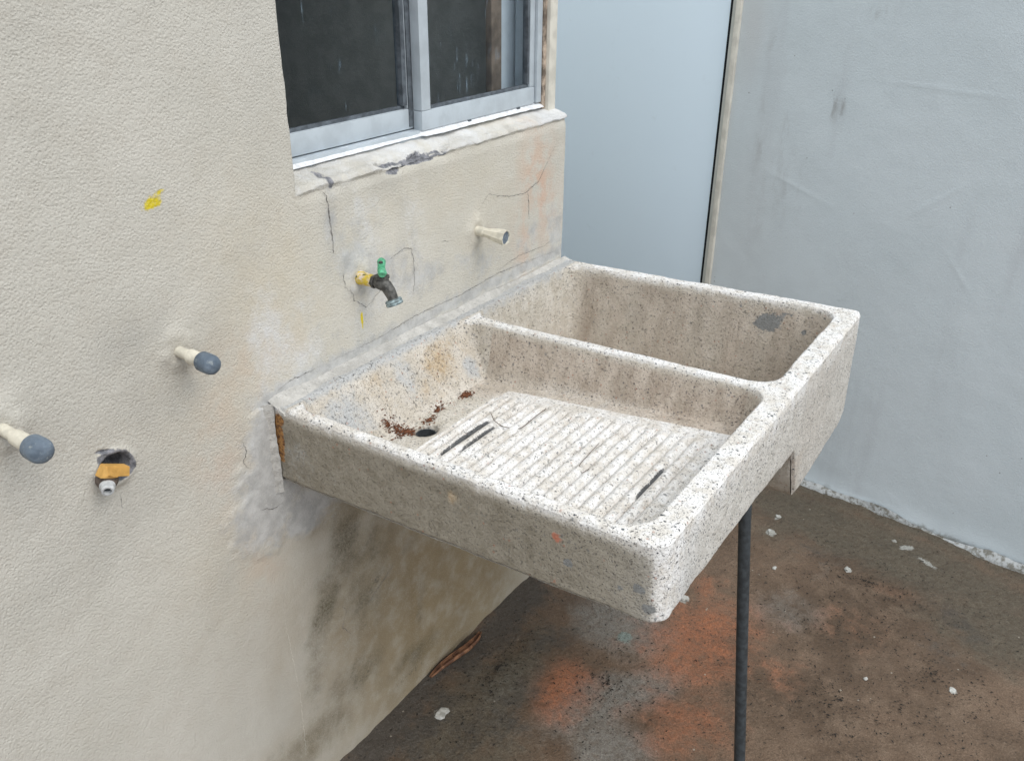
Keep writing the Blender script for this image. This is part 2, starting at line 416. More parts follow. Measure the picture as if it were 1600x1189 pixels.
# ------------------------------------------------------------------ ground
def axis_pts(segs):
    """segs: (start, end, step) pieces joined"""
    out = []
    for a, b, s in segs:
        n = max(1, int(round((b-a)/s))); out += list(a + (b-a)*np.arange(n)/n)
    out.append(segs[-1][1]); return np.array(out)
gx = axis_pts([(-6, -.1, .6), (-.1, 1.5, .008), (1.5, 8, .5)])
gy = axis_pts([(-6, -.1, .6), (-.1, 1.8, .008), (1.8, 8, .6)])
X, Y = np.meshgrid(gx, gy, indexing='ij'); x = X.ravel(); y = Y.ravel()
nearw = np.exp(-np.abs(x)/.035)*(y < 1.0)
rwy = 1.694 - .139*x
nearr = np.exp(-np.abs(rwy-y)/.05)
inview = (x > -.1)*(x < 1.5)*(y > -.1)*(y < 1.8)
z = (fbm(x, y, 6, 3)*.006 + fbm(x, y, 45, 9)*.0022 + nearw*(.006+.006*fbm(x, y, 30, 4)) + nearr*(.006+.006*fbm(x, y, 26, 5)))*inview
wob = fbm(x, y, 8, 21)*.05
A = dict(
 orange=blobs(x+wob, y, [(.277, .478, .10, .10, 20, .95), (.475, .80, .16, .22, -20, .85), (.55, .55, .13, .15, 0, .7), (.74, 1.05, .16, .12, 10, .45), (.90, 1.25, .14, .06, -10, .5), (.40, .98, .08, .1, 0, .6), (.66, .80, .10, .12, 0, .5)]),
 grey=blobs(x+wob, y, [(.38, .52, .09, .20, -30, .9), (.28, .75, .14, .12, 0, .9), (.16, .42, .10, .13, 0, .55), (.60, 1.02, .12, .12, 0, .55), (.46, .40, .1, .1, 0, .8), (.62, 1.22, .05, .1, 0, .4)]),
 green=1.15*np.maximum(blobs(x+wob, y, [(.75, 1.42, .55, .13, -8, .85), (1.05, 1.25, .2, .14, -20, .8), (.50, 1.40, .10, .20, 0, .6), (.14, .35, .10, .3, 0, .8), (.25, .25, .12, .12, 0, .6)]), .9*np.exp(-np.clip(rwy-y, 0, 9)/.10)),
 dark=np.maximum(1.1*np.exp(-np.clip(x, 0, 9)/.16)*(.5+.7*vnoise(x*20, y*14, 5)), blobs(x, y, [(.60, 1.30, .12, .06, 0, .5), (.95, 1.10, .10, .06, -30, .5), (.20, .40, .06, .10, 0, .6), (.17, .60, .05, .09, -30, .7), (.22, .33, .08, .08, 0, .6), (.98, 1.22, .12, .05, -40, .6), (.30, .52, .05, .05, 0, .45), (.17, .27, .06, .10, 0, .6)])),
 pale=blobs(x, y, [(.464, 1.318, .017, .017, 20, .95), (.455, 1.40, .010, .020, -20, .8), (.80, 1.462, .028, .012, 35, .85), (.86, 1.425, .045, .012, -22, .75), (.765, 1.475, .01, .01, 0, .8), (.69, 1.27, .018, .016, 30, .55), (.375, .915, .016, .022, 0, .8), (.092, .274, .020, .015, 20, .8), (1.0, .97, .017, .014, 0, .6), (.12, .245, .012, .01, 0, .6), (.07, .34, .01, .018, 0, .5)]),
 teal=blobs(x, y, [(.311, .708, .022, .022, 10, .95)]))
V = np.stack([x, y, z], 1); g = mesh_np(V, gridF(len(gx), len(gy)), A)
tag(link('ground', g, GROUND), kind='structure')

# ------------------------------------------------------------------ house wall (x = 0) with window
house = empty('house_wall', (0, -.3, 0))
tag(house, 'cream stucco house wall with cracked grey patches and a sliding window', 'wall')
YE, YJ, ZS = .881, .101, 1.173
def wall_attr(y, z):
    wb = fbm(y, z, 12, 2)*.02; yy = y+wb; zz = z+fbm(y, z, 12, 77)*.02
    return dict(
     mortar=np.maximum(blobs(yy, zz, [(-.015, .70, .085, .10, -15, .85), (.0, .80, .06, .09, 0, .85), (.06, .625, .075, .045, -10, .8), (.12, .915, .05, .05, 10, .45), (.09, .985, .05, .05, 0, .35), (.205, 1.03, .07, .05, 0, .6), (.27, .98, .10, .06, 0, .62), (.22, 1.07, .10, .07, 0, .45), (.38, .95, .10, .05, 0, .55), (.55, .93, .12, .04, 0, .5), (.16, 1.10, .025, .10, 0, .5), (.36, 1.0, .025, .08, 0, .45), (.84, .93, .05, .06, 0, .6), (.73, .93, .06, .05, 40, .5), (.32, 1.12, .03, .06, 0, .3)]),
                     .75*np.exp(-np.abs(z-.872)/.030)*ss(-.02, .02, y)),
     lime=blobs(yy, zz, [(.02, .96, .05, .10, 0, .8), (.07, .90, .06, .05, 0, .75), (.22, .92, .06, .05, 0, .6), (.24, 1.07, .05, .10, 0, .62), (.36, 1.05, .05, .10, 0, .55), (.10, 1.0, .05, .06, 0, .5), (.18, 1.165, .09, .015, 0, .75), (.35, 1.14, .05, .03, 0, .45), (.30, .935, .1, .04, 0, .55)]),
     peach=blobs(yy, zz, [(.77, 1.05, .05, .10, 10, .75), (.72, .95, .03, .08, 0, .55), (-.10, .84, .03, .09, 0, .30), (-.03, .93, .07, .05, 0, .25), (.34, .33, .03, .03, 0, .3), (-.05, .60, .03, .07, 0, .25), (.80, 1.0, .05, .05, 0, .5)]),
     warm=blobs(yy, zz, [(.02, 1.03, .10, .14, 0, .55), (-.08, .93, .10, .10, 0, .4), (.45, 1.10, .3, .07, 0, .3), (.60, 1.02, .1, .08, 0, .3), (-.10, .62, .1, .1, 0, .3)]),
     shade_streaks=blobs(yy, zz, [(-.14, .97, .10, .05, 20, .55), (-.20, 1.04, .06, .03, 20, .5), (-.20, .98, .2, .03, 30, .35), (-.33, .95, .1, .05, 25, .3), (.07, .50, .03, .10, 0, .3), (.16, 1.11, .02, .08, 0, .6), (.34, 1.05, .02, .12, 0, .45), (-.28, .80, .12, .04, 20, .35), (.30, 1.14, .10, .03, 0, .35), (-.13, .60, .08, .05, 40, .3), (-.05, .30, .12, .2, 0, .3), (.12, 1.28, .03, .15, 0, .25), (.06, 1.38, .04, .15, 0, .2)]),  # grey streaks, and soft shade painted beside the pipe stubs
     tan=np.maximum(blobs(yy, zz, [(.42, .20, .38, .36, 0, 4, 1.0), (.28, .42, .22, .13, 0, .9), (.10, .34, .06, .15, -15, .8), (.22, .20, .09, .14, 0, .9), (.48, .32, .22, .14, 0, .8), (.55, .18, .2, .12, 0, .85), (.10, .58, .06, .04, 0, .55), (-.02, .42, .05, .12, -20, .4), (.20, .60, .10, .08, 0, .9), (.40, .55, .25, .10, 0, .8), (.06, .25, .05, .12, 0, .6), (.02, .12, .15, .08, 0, .6), (.35, .10, .35, .10, 0, .9)]), .6*np.exp(-z/.10)*(y > -.2)),
     olive=blobs(yy, zz, [(.14, .52, .04, .09, -10, .95), (.07, .41, .035, .10, -30, .95), (.20, .46, .07, .06, 0, .7), (.02, .28, .03, .14, -5, .6), (.17, .36, .06, .09, 0, .7), (.12, .18, .08, .06, 0, .75), (.0, .12, .15, .06, 0, .7), (.30, .40, .05, .02, 0, .55), (.44, .46, .08, .03, 0, .5), (.33, .22, .02, .10, 0, .55), (.30, .10, .12, .035, 0, .7), (.25, .52, .1, .03, 0, .6)]),
     dark=np.maximum(blobs(yy, zz, [(.16, .50, .03, .07, -20, .62), (.10, .36, .02, .09, -25, .5), (.20, .37, .05, .015, 25, .7), (.16, .30, .012, .04, 0, .6), (.13, .16, .06, .03, 20, .6), (.28, .06, .14, .02, 0, .6), (.1, .08, .1, .03, 0, .5), (.16, .41, .03, .03, 30, .5), (.29, .11, .015, .02, 0, .55)]), .62*np.exp(-z/.015)*(y > -.1)),
     cement=blobs(yy, zz, [(.39, ZS-.003, .075, .007, 0, .9), (.31, ZS-.010, .018, .008, 0, .75), (.163, 1.162, .014, .018, 20, .6), (-.261, .877, .018, .017, 0, 1.3), (-.268, .896, .014, .004, 0, .8), (-.241, .868, .006, .012, 0, .6)]),
     yellow=blobs(y, z, [(-.138, 1.203, .020, .010, 10, .85), (-.128, 1.214, .028, .006, 12, .6), (.215, .925, .0035, .022, 0, .95), (.228, .900, .002, .03, 0, .6)]),
     smooth=np.maximum(blobs(yy, zz, [(.3, .35, .35, .25, 0, .8), (.25, .97, .2, .12, 0, .5)]), ss(.15, .3, y)*ss(1.17, 1.18, z)))
def wall_x(y, z, A=None):
    a = A or wall_attr(y, z)
    patch = a['mortar']+.25*fbm(y, z, 40, 6)
    d = fbm(y, z, 4, 31)*.003 + fbm(y, z, 35, 12)*.0005 + .0022*ss(.40, .58, patch)*(z < .86) - .0035*ss(.5, .8, a['cement']+.3*fbm(y, z, 50, 8))
    # blow-out round the old valve
    u = (y+.2615)/.0198; v = (z-.8775)/.0185
    r = np.sqrt(u*u+v*v)+.22*fbm(y, z, 70, 3)
    d = d - .034*ss(1.02, .80, r) + .0035*np.exp(-((r-1.25)/.35)**2)
    # soft plaster mounds round the pipe stubs
    for cy, cz in ((-.139, 1.001), (-.381, .994), (.548, .998), (.215, 1.0)):
        rr = np.sqrt((y-cy)**2+(z-cz)**2)
        d = d + .004*np.exp(-((rr-.018)/.012)**2)*(.4+1.2*vnoise(y*60, z*60, 5)) + .0022*blob(y, z, cy+.01, cz+.03, .03, .012, 20)*(cy < 0)
    return d
ys = axis_pts([(-3.2, -.75, .1), (-.75, -.32, .005), (-.32, -.20, .002), (-.20, YE-.008, .0035)])
ys = np.append(ys, [YE-.006, YE-.003, YE-.001])
zs = axis_pts([(0, .1, .01), (.1, .84, .004), (.84, .92, .002), (.92, ZS-.012, .0035)])
# path: up the wall, over the rounded arris, back along the sill
nstraight = len(zs)
arc = [(ZS-.012+.012*math.sin(t), -.012*(1-math.cos(t))) for t in np.linspace(.2, 1.5, 9)]
sill = [(ZS+.02*(d/.065), -.012-d) for d in np.linspace(.002, .065, 26)]
pz = np.concatenate([zs, [a[0] for a in arc], [a[0] for a in sill]]); px_ = np.concatenate([zs*0, [a[1] for a in arc], [a[1] for a in sill]])
YY, K = np.meshgrid(ys, np.arange(len(pz)), indexing='ij'); y = YY.ravel(); k = K.ravel()
z0 = pz[k]; x0 = px_[k]
A = wall_attr(y, np.minimum(z0, ZS+.01)); dsp = wall_x(y, z0)
top = (k >= nstraight)
chip = .008*ss(.40, .62, blobs(y, z0*0, [(.335, 0, .055, 1, 0, .8), (.43, 0, .045, 1, 0, .8), (.30, 0, .02, 1, 0, .6)])+.45*fbm(y, x0*4, 38, 3))*np.exp(-((x0+.004)/.012)**2)*np.exp(-((z0-ZS)/.012)**2)
rough = top*(fbm(y, x0, 55, 41)*.0028 + fbm(y, x0, 14, 8)*.003)
x = x0 + dsp*(~top) + dsp*top*np.exp(x0/.01) - chip
z = z0 + rough - chip*.9
edge = ss(ZS-.03, ZS-.008, z0)*(~top)*ss(YJ-.015, YJ+.02, y); x = x - edge*.0035*(1+fbm(y, z0, 30, 6))
er = np.clip((y-(YE-.010))/.010, 0, 1); x = x - .008*(1-np.sqrt(np.clip(1-er**2, 0, 1)))*(~top)
A['lime'] = np.where(top, .62+.5*fbm(y, x0, 9, 4), A['lime'])
A['mortar'] = np.where(top, np.maximum(A['mortar'], .30), A['mortar'])
A['shade_streaks'] = np.where(top, .5*ss(-.01, .02, fbm(y, x0, 12, 14)), A['shade_streaks'])
A['cement'] = np.maximum(A['cement'], chip*75)
V = np.stack([x, y, z], 1); F = gridF(len(ys), len(pz))
fk = k[F].max(1); fy = y[F].min(1)
reg = np.where(fk < nstraight, 0, np.where(fy >= YJ-.012, 1, 9))
split_parts(V, F, A, reg, ['wall_face', 'window_sill'], STUCCO, house)
# upper left wall with the jamb return
zu = axis_pts([(ZS-.012, 1.5, .0035), (1.5, 2.25, .05)])
yu = axis_pts([(-3.2, -.75, .1), (-.75, YJ-.006, .0035)])
jarc = [(YJ-.006+.006*math.sin(t), -.006*(1-math.cos(t))) for t in np.linspace(.2, 1.57, 6)]
pyv = np.concatenate([yu, [a[0] for a in jarc], np.full(12, YJ)]); pxv = np.concatenate([yu*0, [a[1] for a in jarc], np.linspace(-.008, -.09, 12)])
K, ZZ = np.meshgrid(np.arange(len(pyv)), zu, indexing='ij'); k = K.ravel(); z = ZZ.ravel(); y = pyv[k]
A = wall_attr(y, z); x = pxv[k] + wall_x(y, z)*np.exp(pxv[k]/.01); y = y + fbm(z, pxv[k], 40, 5)*.0016*(k >= len(yu))
V = np.stack([x, y, z], 1)
link('upper_wall_face', mesh_np(V, gridF(len(pyv), len(zu)), A), STUCCO, house)
# lintel, post beside the window, end of the house and its room behind
MB().box((-.12, YJ, 2.05), (0, YE, 2.25), .003).build('lintel', CREAM, house)
MB().box((-.14, .851, ZS-.01), (-.030, YE-.001, 2.05), .004).build('window_post', CREAM, house)
MB().box((-1.6, YE-.03, 0), (-.141, YE-.004, 2.25)).box((-.1405, YE-.03, 0), (-.012, YE-.004, ZS-.012)).build('end_wall', CREAM, house)
MB().box((-1.6, -3.2, 2.25), (.02, YE, 2.35)).build('roof_slab', CREAM, house)
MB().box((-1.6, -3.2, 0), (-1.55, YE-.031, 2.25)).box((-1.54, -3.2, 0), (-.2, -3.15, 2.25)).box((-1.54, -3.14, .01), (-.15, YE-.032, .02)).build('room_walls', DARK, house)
# strip of rusty joint between frame and post
MB().box((-.052, .838, ZS+.010), (-.038, .8505, 2.05), .001).build('rusty_joint', RUSTY, house)
# window
win = None
def wpart(mb, name, mat, **k): return mb.build(name, mat, win, **k)
ZB = 1.193; ZT = 2.04
# outer frame, tracks
mb = MB().box((-.095, YJ+.001, ZB-.012), (-.050, .836, ZB+.004), .001)
mb.box((-.095, .819, ZB+.0045), (-.040, .837, ZT), .0015).box((-.095, YJ+.001, ZB+.0045), (-.060, YJ+.018, ZT), .0015).box((-.095, YJ+.001, ZT+.0005), (-.045, .837, ZT+.02), .001)
win = mb.build('window', ALU, house)
# left sash (rear track)
mb = MB().box((-.088, YJ+.02, ZB+.006), (-.066, .462, ZB+.041), .0015).box((-.088, .437, ZB+.0415), (-.067, .462, ZT-.002), .0015).box((-.088, YJ+.02, ZB+.0415), (-.066, YJ+.045, ZT-.002), .001)
wpart(mb, 'rear_sash', ALU)
MB().box((-.080, YJ+.045, ZB+.038), (-.073, .4365, ZB+.047), .001).box((-.081, .426, ZB+.0475), (-.0665, .4365, ZT-.01)).build('rear_gasket', ALUD, win)
# right sash (front track)
mb = MB().box((-.064, .449, ZB+.003), (-.044, .816, ZB+.037), .0015).box((-.064, .449, ZB+.0375), (-.044, .474, ZT-.002), .0015).box((-.064, .801, ZB+.0375), (-.046, .8175, ZT-.002), .001)
wpart(mb, 'front_sash', ALU)
MB().box((-.058, .4745, ZB+.035), (-.050, .8005, ZB+.043), .001).box((-.0675, .4385, ZB+.010), (-.0645, .4485, ZT-.01)).box((-.0595, .794, ZB+.0435), (-.0475, .8005, ZT-.01)).build('front_gasket', ALUD, win)
MB().box((-.079, YJ+.044, ZB+.040), (-.075, .428, ZT-.01)).build('rear_pane', GLASS, win, smooth=False)
MB().box((-.057, .474, ZB+.036), (-.053, .7945, ZT-.01)).build('front_pane', GLASS, win, smooth=False)
# things behind the right pane
MB().box((-.115, .742, 1.0), (-.100, .777, 2.1), .001).box((-.112, .7775, 1.0), (-.107, .7815, 2.1)).build('wooden_post', WOODB, win)
MB().box((-.118, .782, 1.0), (-.104, .844, 2.1), .001).build('white_board', WHITEB, win)
mb = MB()
for i in range(7): mb.box((-.110+.004*(i % 2), .8445+.0052*i, 1.0), (-.104+.004*(i % 2), .8445+.0052*i+.0048, 2.1), .001)
mb.build('curtain', CURT, win)
# caulk under the frame
yc = np.linspace(YJ+.004, .838, 260); prof = np.linspace(0, 1, 8)
K1, K2 = np.meshgrid(yc, prof, indexing='ij'); a = K1.ravel(); t = K2.ravel()
wd = .007+.006*vnoise(a*14, a*0, 3)+.0015*vnoise(a*80, a*0, 4)
x = -.046 + (t)*wd*1.0 - .006*(1-t); z = ZB+.004 - .009*t**1.3 + .0006*fbm(a, t*.02, 60, 2)
x = np.where(a < .448, x-.008, x)
V = np.stack([x, a, z], 1); link('caulk', mesh_np(V, gridF(len(yc), len(prof), True)), CAULK, house)
MB().box((-.047, .585, ZB-.0005), (-.0425, .594, ZB+.0035), .001).box((-.047, .752, ZB-.0005), (-.0425, .762, ZB+.004), .001).build('drain_slot', ALUD, win)
# cracks: thin ribbons lying on the stucco
def ribbon(pts, wd, name='crack', seed=1, proud=.0007):
    rnd = random.Random(seed); P = []
    for (a, b), (c, d) in zip(pts, pts[1:]):
        L = math.hypot(c-a, d-b); n = max(2, int(L/.004))
        for i in range(n): P.append((a+(c-a)*i/n+rnd.uniform(-.0016, .0016), b+(d-b)*i/n+rnd.uniform(-.0012, .0012)))
    P.append(pts[-1]); V = []; m_ = len(P)
    P = np.array(P); T = np.gradient(P, axis=0); T /= np.linalg.norm(T, axis=1, keepdims=True)+1e-9; Nn = np.stack([-T[:, 1], T[:, 0]], 1)
    wv = np.array([wd*rnd.uniform(.25, 1.0)*min(1, .25+2.5*min(i, m_-1-i)/m_) for i in range(m_)])[:, None]
    L_, R_ = P-Nn*wv/2, P+Nn*wv/2; Q = np.concatenate([L_, R_])
    X_ = wall_x(Q[:, 0], Q[:, 1])+proud
    Vv = np.stack([X_, Q[:, 0], Q[:, 1]], 1)
    F_ = np.array([(i, i+1, m_+i+1, m_+i) for i in range(m_-1)])
    me = mesh_np(Vv, F_); return link(name, me, CRACK, house)
CR = [([(.150, 1.158), (.158, 1.150), (.160, 1.12), (.163, 1.08), (.162, 1.055)], .0028),
      ([(.19, .99), (.20, .965), (.225, .945), (.250, .952)], .0016), ([(.178, 1.02), (.180, .995), (.19, .985)], .0014),
      ([(.29, 1.01), (.33, 1.02), (.35, 1.015), (.355, .99), (.356, .955), (.350, .925)], .0018), ([(.24, .952), (.27, .965)], .0012),
      ([(.555, 1.035), (.59, 1.06), (.62, 1.05), (.66, 1.04), (.72, 1.035), (.77, 1.05), (.80, 1.08), (.84, 1.12)], .0013),
      ([(.728, 1.04), (.733, 1.01), (.735, .975)], .0020), ([(.44, 1.005), (.46, .998)], .001),
      ([(.02, .874), (.05, .88), (.10, .878)], .0016), ([(.12, .878), (.25, .878), (.35, .884), (.5, .882), (.62, .888), (.72, .884), (.84, .876)], .0013),
      ([(.62, .895), (.70, .905), (.80, .90), (.84, .91)], .0014),
      ([(-.06, .82), (-.055, .80), (-.065, .785), (-.055, .77)], .0016), ([(-.05, .69), (-.02, .675), (0, .678)], .0014),
      ([(-.262, .836), (-.263, .815)], .0012), ([(-.09, 1.47), (-.085, 1.445), (-.088, 1.43)], .0016),
      ([(.12, .30), (.10, .33), (.115, .36), (.105, .38)], .0018), ([(.17, .335), (.22, .36), (.26, .385)], .0024)]
for i, (p, wd) in enumerate(CR): ribbon(p, wd, seed=i+3)
# pale scratch dripping down the lower wall
o = ribbon([(-.03, .50), (-.028, .42), (-.022, .33), (-.020, .24), (-.025, .10)], .0016, 'paint_drip', 91); o.data.materials.clear(); o.data.materials.append(CREAM)

# ------------------------------------------------------------------ rear boundary wall with the door
rear = empty('rear_wall', (.6, 1.61, 0)); tag(rear, 'smooth blue grey painted rear wall with chipped plaster foot', 'wall')
def rw(u, z, off=0):
    """u = distance along the wall measured as x; off = towards the camera"""
    return np.stack([u - .1377*off, 1.694-.139*u - .9905*off, z], 1)
uu = axis_pts([(.062, 1.5, .006), (1.5, 5, .3)]); zz = axis_pts([(0, 1.75, .006), (1.75, 2.3, .11)])
U, Z = np.meshgrid(uu, zz, indexing='ij'); u = U.ravel(); z = Z.ravel()
off = fbm(u, z, 2.2, 3)*.004 + fbm(u, z, 13, 4)*.0007 + .0035*np.abs(fbm(u*.6, z*1.5, 3.1, 55))*0 + .012*np.exp(-z/.03)*(.5+.8*vnoise(u*14, z*30, 9))
# a few trowel ridges
for (cu, cz, ru, rz, an) in ((.62, 1.19, .12, .003, -2), (.28, .90, .07, .003, -18), (.66, .93, .06, .004, 40), (.75, .75, .05, .003, -50), (.47, .62, .04, .003, 60), (.50, .55, .05, .003, -20)):
    off = off + .0011*blob(u, z, cu, cz, ru, rz, an)
A = dict(smudge=blobs(u, z, [(.355, 1.115, .012, .030, 0, .8), (.38, 1.12, .006, .022, 0, .8), (.165, 1.02, .015, .07, 0, .45), (.235, 1.03, .008, .05, 0, .4), (.25, .90, .05, .08, 0, .25), (.17, 1.25, .02, .05, 0, .25), (.43, 1.35, .03, .02, 0, .35), (.19, .80, .02, .05, 0, .3)]),
         warm=np.maximum(blobs(u, z, [(.10, 1.30, .035, .12, 0, .5), (.15, .8, .1, .25, 0, .25)]), .5*np.exp(-(u-.06)/.012)),
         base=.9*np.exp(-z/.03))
V = rw(u, z, off); F = gridF(len(uu), len(zz), True)
link('painted_face', mesh_np(V, F, A), PAINT, rear)
PLAST = Mat('chipped_white_plaster', .9, .2); n_ = PLAST.noise(60, 5, .7)
PLAST.color(PLAST.mix(PLAST.step(n_, .45, .6), (.50, .51, .50), (.22, .21, .18))).bump(n_, .004); PLAST = PLAST.m
uu = np.linspace(.2, 1.5, 520); tt = np.linspace(0, 1, 9); U, T = np.meshgrid(uu, tt, indexing='ij'); u = U.ravel(); t = T.ravel()
hh = .004+.024*vnoise(u*7, u*0, 4)**2+.005*vnoise(u*33, u*0, 6); th = .002+.018*vnoise(u*6, u*0, 14)**1.5+.003*vnoise(u*50, u*0, 24)
V = rw(u, hh*(1-t)+.001, .012+th*np.sin(t*1.57)+.0018*fbm(u, t*.05, 70, 2)); link('plaster_lip', mesh_np(V, gridF(len(uu), len(tt), False)), PLAST, rear)
def rbox(u0, u1, z0, z1, o0, o1, name, mat, parent, bev=.001):
    b = MB(); b.box((u0, -o1, z0), (u1, -o0, z1), bev)
    for v in b.bm.verts:
        uu_, oo_ = v.co.x, -v.co.y
        v.co.x = uu_ - .1377*oo_; v.co.y = 1.694-.139*uu_-.9905*oo_
    return b.build(name, mat, parent)
JAMB = simple('cream_door_jamb', (.52, .52, .475), .5, .4, .06, 20, .0005)
door = rbox(-.86, .0255, .02, 2.15, -.030, -.004, 'door', DOOR, rear, .003)
rbox(.036, .0475, 0, 2.2, -.02, .004, 'door_jamb', JAMB, rear, .0015)
rbox(.0478, .0635, 0, 2.2, -.02, .010, 'jamb_plaster', CREAM, rear, .003)
rbox(-.88, -.868, 0, 2.2, -.02, .006, 'door_jamb', JAMB, rear, .0015)
rbox(-.885, .0635, 2.205, 2.3, -.03, .003, 'door_head', PAINT, rear)
rbox(-2.6, -.885, 0, 2.3, -.03, .003, 'wall_beyond_door', PAINT, rear)
rbox(.0257, .0358, 0, 2.18, -.03, -.0030, 'door_gap', DARK, rear, 0)
rbox(-2.6, 5, 0, 2.3, -.16, -.055, 'wall_core', CREAM, rear)

# ------------------------------------------------------------------ concrete sink
D, L = .668, .887
sink = empty('concrete_sink', (.3, .45, .72))
tag(sink, 'worn speckled concrete laundry sink with ribbed washboard, fixed to stucco wall', 'sink')
def HR(x, y):
    a, b = x/D, y/L
    h = (.857*(1-a)+.872*a)*(1-b) + (.846*(1-a)+.873*a)*b
    return h + fbm(x, y, 14, 5)*.0012 + fbm(x, y, 60, 6)*.0008
def sdrr(x, y, x0, x1, y0, y1, r):
    cx, cy, hx, hy = (x0+x1)/2, (y0+y1)/2, (x1-x0)/2, (y1-y0)/2
    qx = np.abs(x-cx)-hx+r; qy = np.abs(y-cy)-hy+r
    return -(np.minimum(np.maximum(qx, qy), 0)+np.hypot(np.maximum(qx, 0), np.maximum(qy, 0))-r)   # >0 inside
X0, X1 = .030, .632
RX0, RX1, RY0, RY1 = .170, .590, .026, .382     # ribbed area
NR = 20
def sink_top(x, y):
    h = HR(x, y)
    s1 = sdrr(x, y, X0, X1, .017, .462, .045) + fbm(x, y, 25, 8)*.0012
    floor = .752 + .048*np.clip((x-.15)/.44, -.15, 1.1) + .004*np.exp(-((y-.2)/.3)**2) + fbm(x, y, 18, 12)*.001
    fl0 = floor
    m = ss(RX0-.008, RX0+.006, x)*ss(RX1+.004, RX1-.008, x)*ss(RY1+.006-.03*np.abs(fbm(x, y*0, 60, 3))*.2, RY1-.022, y+.004*fbm(x, x*0, 50, 7))
    ph = (x-RX0)/(RX1-RX0)*NR
    ribs = (np.abs(np.sin(np.pi*ph)))**.62
    wear = .0105*(1+.15*fbm(x, y, 20, 4))
    floor = floor + m*(ribs-.8)*wear+fbm(x, y, 120, 2)*.0003
    wl = h - 4.2*s1 + .12*np.maximum(s1-.02, 0)
    wl = smax(wl, h+.004 - 1.6*(x-X0) - .01*vnoise(y*20, x*10, 3), .012)
    t1 = smax(floor, wl, .022)
    rd = np.hypot((x-.133), (y-.214))+.0008*fbm(x, y, 120, 3)
    t1 = t1 - .055*ss(.0195, .0165, rd) - .004*ss(.034, .018, rd)
    s2 = sdrr(x, y, X0+.004, X1-.002, .481, .855, .045) + fbm(x, y, 25, 18)*.0012
    wl2 = h - 6*s2
    t2 = smax(.605+fbm(x, y, 10, 2)*.002, wl2, .04)
    cav = np.where(y < .4715, t1, t2)
    z = smin(h, cav, .0045)
    return z, s1, s2, h, m, ribs, rd
ROUT = .024
def cmap(x, y):
    X, Y = x.copy(), y.copy()
    for sy in (0, 1):
        r = ROUT
        s = (x-(D-r))/r; t = (r-y)/r if sy == 0 else (y-(L-r))/r
        k = (s > 0) & (t > 0); s_, t_ = s[k], t[k]
        X[k] = D-r + r*s_*np.sqrt(1-t_*t_/2)
        yy = r*t_*np.sqrt(1-s_*s_/2)
        Y[k] = (r-yy) if sy == 0 else (L-r+yy)
    return X, Y
sx = axis_pts([(0, .15, .003), (.15, .58, .00215), (.58, D, .0025)]); sy_ = axis_pts([(0, .04, .002), (.04, .44, .004), (.44, .51, .0022), (.51, .83, .004), (.83, L, .0024)])
GX, GY = np.meshgrid(sx, sy_, indexing='ij'); gx_, gy_ = GX.ravel(), GY.ravel()
px, py = cmap(gx_, gy_)
z, s1, s2, h, mm, ribs, rd = sink_top(px, py)
de = np.minimum(np.minimum(D-gx_, gy_), L-gy_)
q1 = np.maximum((gx_-(D-ROUT))/ROUT, 0); 
for tt_ in (np.maximum((ROUT-gy_)/ROUT, 0), np.maximum((gy_-(L-ROUT))/ROUT, 0)):
    k = (q1 > 0) & (tt_ > 0); de[k] = ROUT*(1-np.maximum(q1, tt_)[k])
rr = .0065+.0016*fbm(px, py, 22, 44); e_ = np.clip(1-de/rr, 0, 1)
chipn = .0025*ss(.30, .6, fbm(px, py, 70, 61))*np.exp(-de/.006)
zt = z - rr*(1-np.sqrt(np.clip(1-e_*e_*.98, 0, 1))) - chipn
def fac(v): return np.clip(v, 0, 1)
depth = h-z
nz = fbm(px, py, 30, 15)
steep = ss(.004, .02, depth)
tray = (py < .4715)
partface = tray & (py > .36); backw = (px < .10)
floorish = tray & (s1 > .03) & (px > .09) & (py < .41)
A = {}
A['white'] = fac(ss(.012, .003, depth)*.95 + mm*.75*(-.1+1.1*ribs) + floorish*(.62-.42*mm)*(1+.5*nz) + .40*ss(.05, .085, depth)*tray*ss(.12, .25, px) + .75*np.exp(-(de/.012)**2)) - .30*((mm < .1) & floorish & (px < .17)) - .9*ss(.05, .03, px)*(depth < .03)*(py > -.1)
A['tan'] = fac(np.where(tray, .95*steep*ss(.10, .05, depth)*partface*(.75+.4*nz) + .55*partface*steep, .95*steep*(.8+.4*nz)*ss(.03, .10, px)))
A['tan'] = np.where(tray & backw, .25, A['tan'])
A['tan'] = np.maximum(A['tan'], .95*mm*ss(.75, .35, ribs)); A['white'] = A['white'] + .25*mm*ss(.6, .9, ribs)
A['tan'] = np.where((px > .60) & (depth > .015), .7, A['tan'])
A['brown'] = np.where(tray, blobs(py, z, [(.345, .815, .060, .050, 10, .80), (.30, .79, .05, .03, 20, .6), (.18, .835, .030, .03, 0, .62), (.41, .82, .03, .03, 0, .55), (.32, .765, .08, .014, 0, .5), (.20, .80, .02, .05, 0, .5)])*backw*steep, 0)
A['grey'] = np.where(px < .12, blobs(py, z, [(.10, .80, .06, .05, 0, .8), (.26, .82, .035, .05, 0, .65), (.415, .775, .022, .022, 20, .95), (.20, .79, .03, .05, 20, .4)])*tray, 0)
A['grey'] = np.maximum(A['grey'], fac(ss(.045, .03, px)*.8)*(depth < .03))
A['grey'] = np.maximum(A['grey'], blobs(px, py, [(.36, .42, .012, .02, 0, .5), (.58, .375, .03, .010, 0, .55), (.565, .355, .012, .02, 0, .4)])*tray)
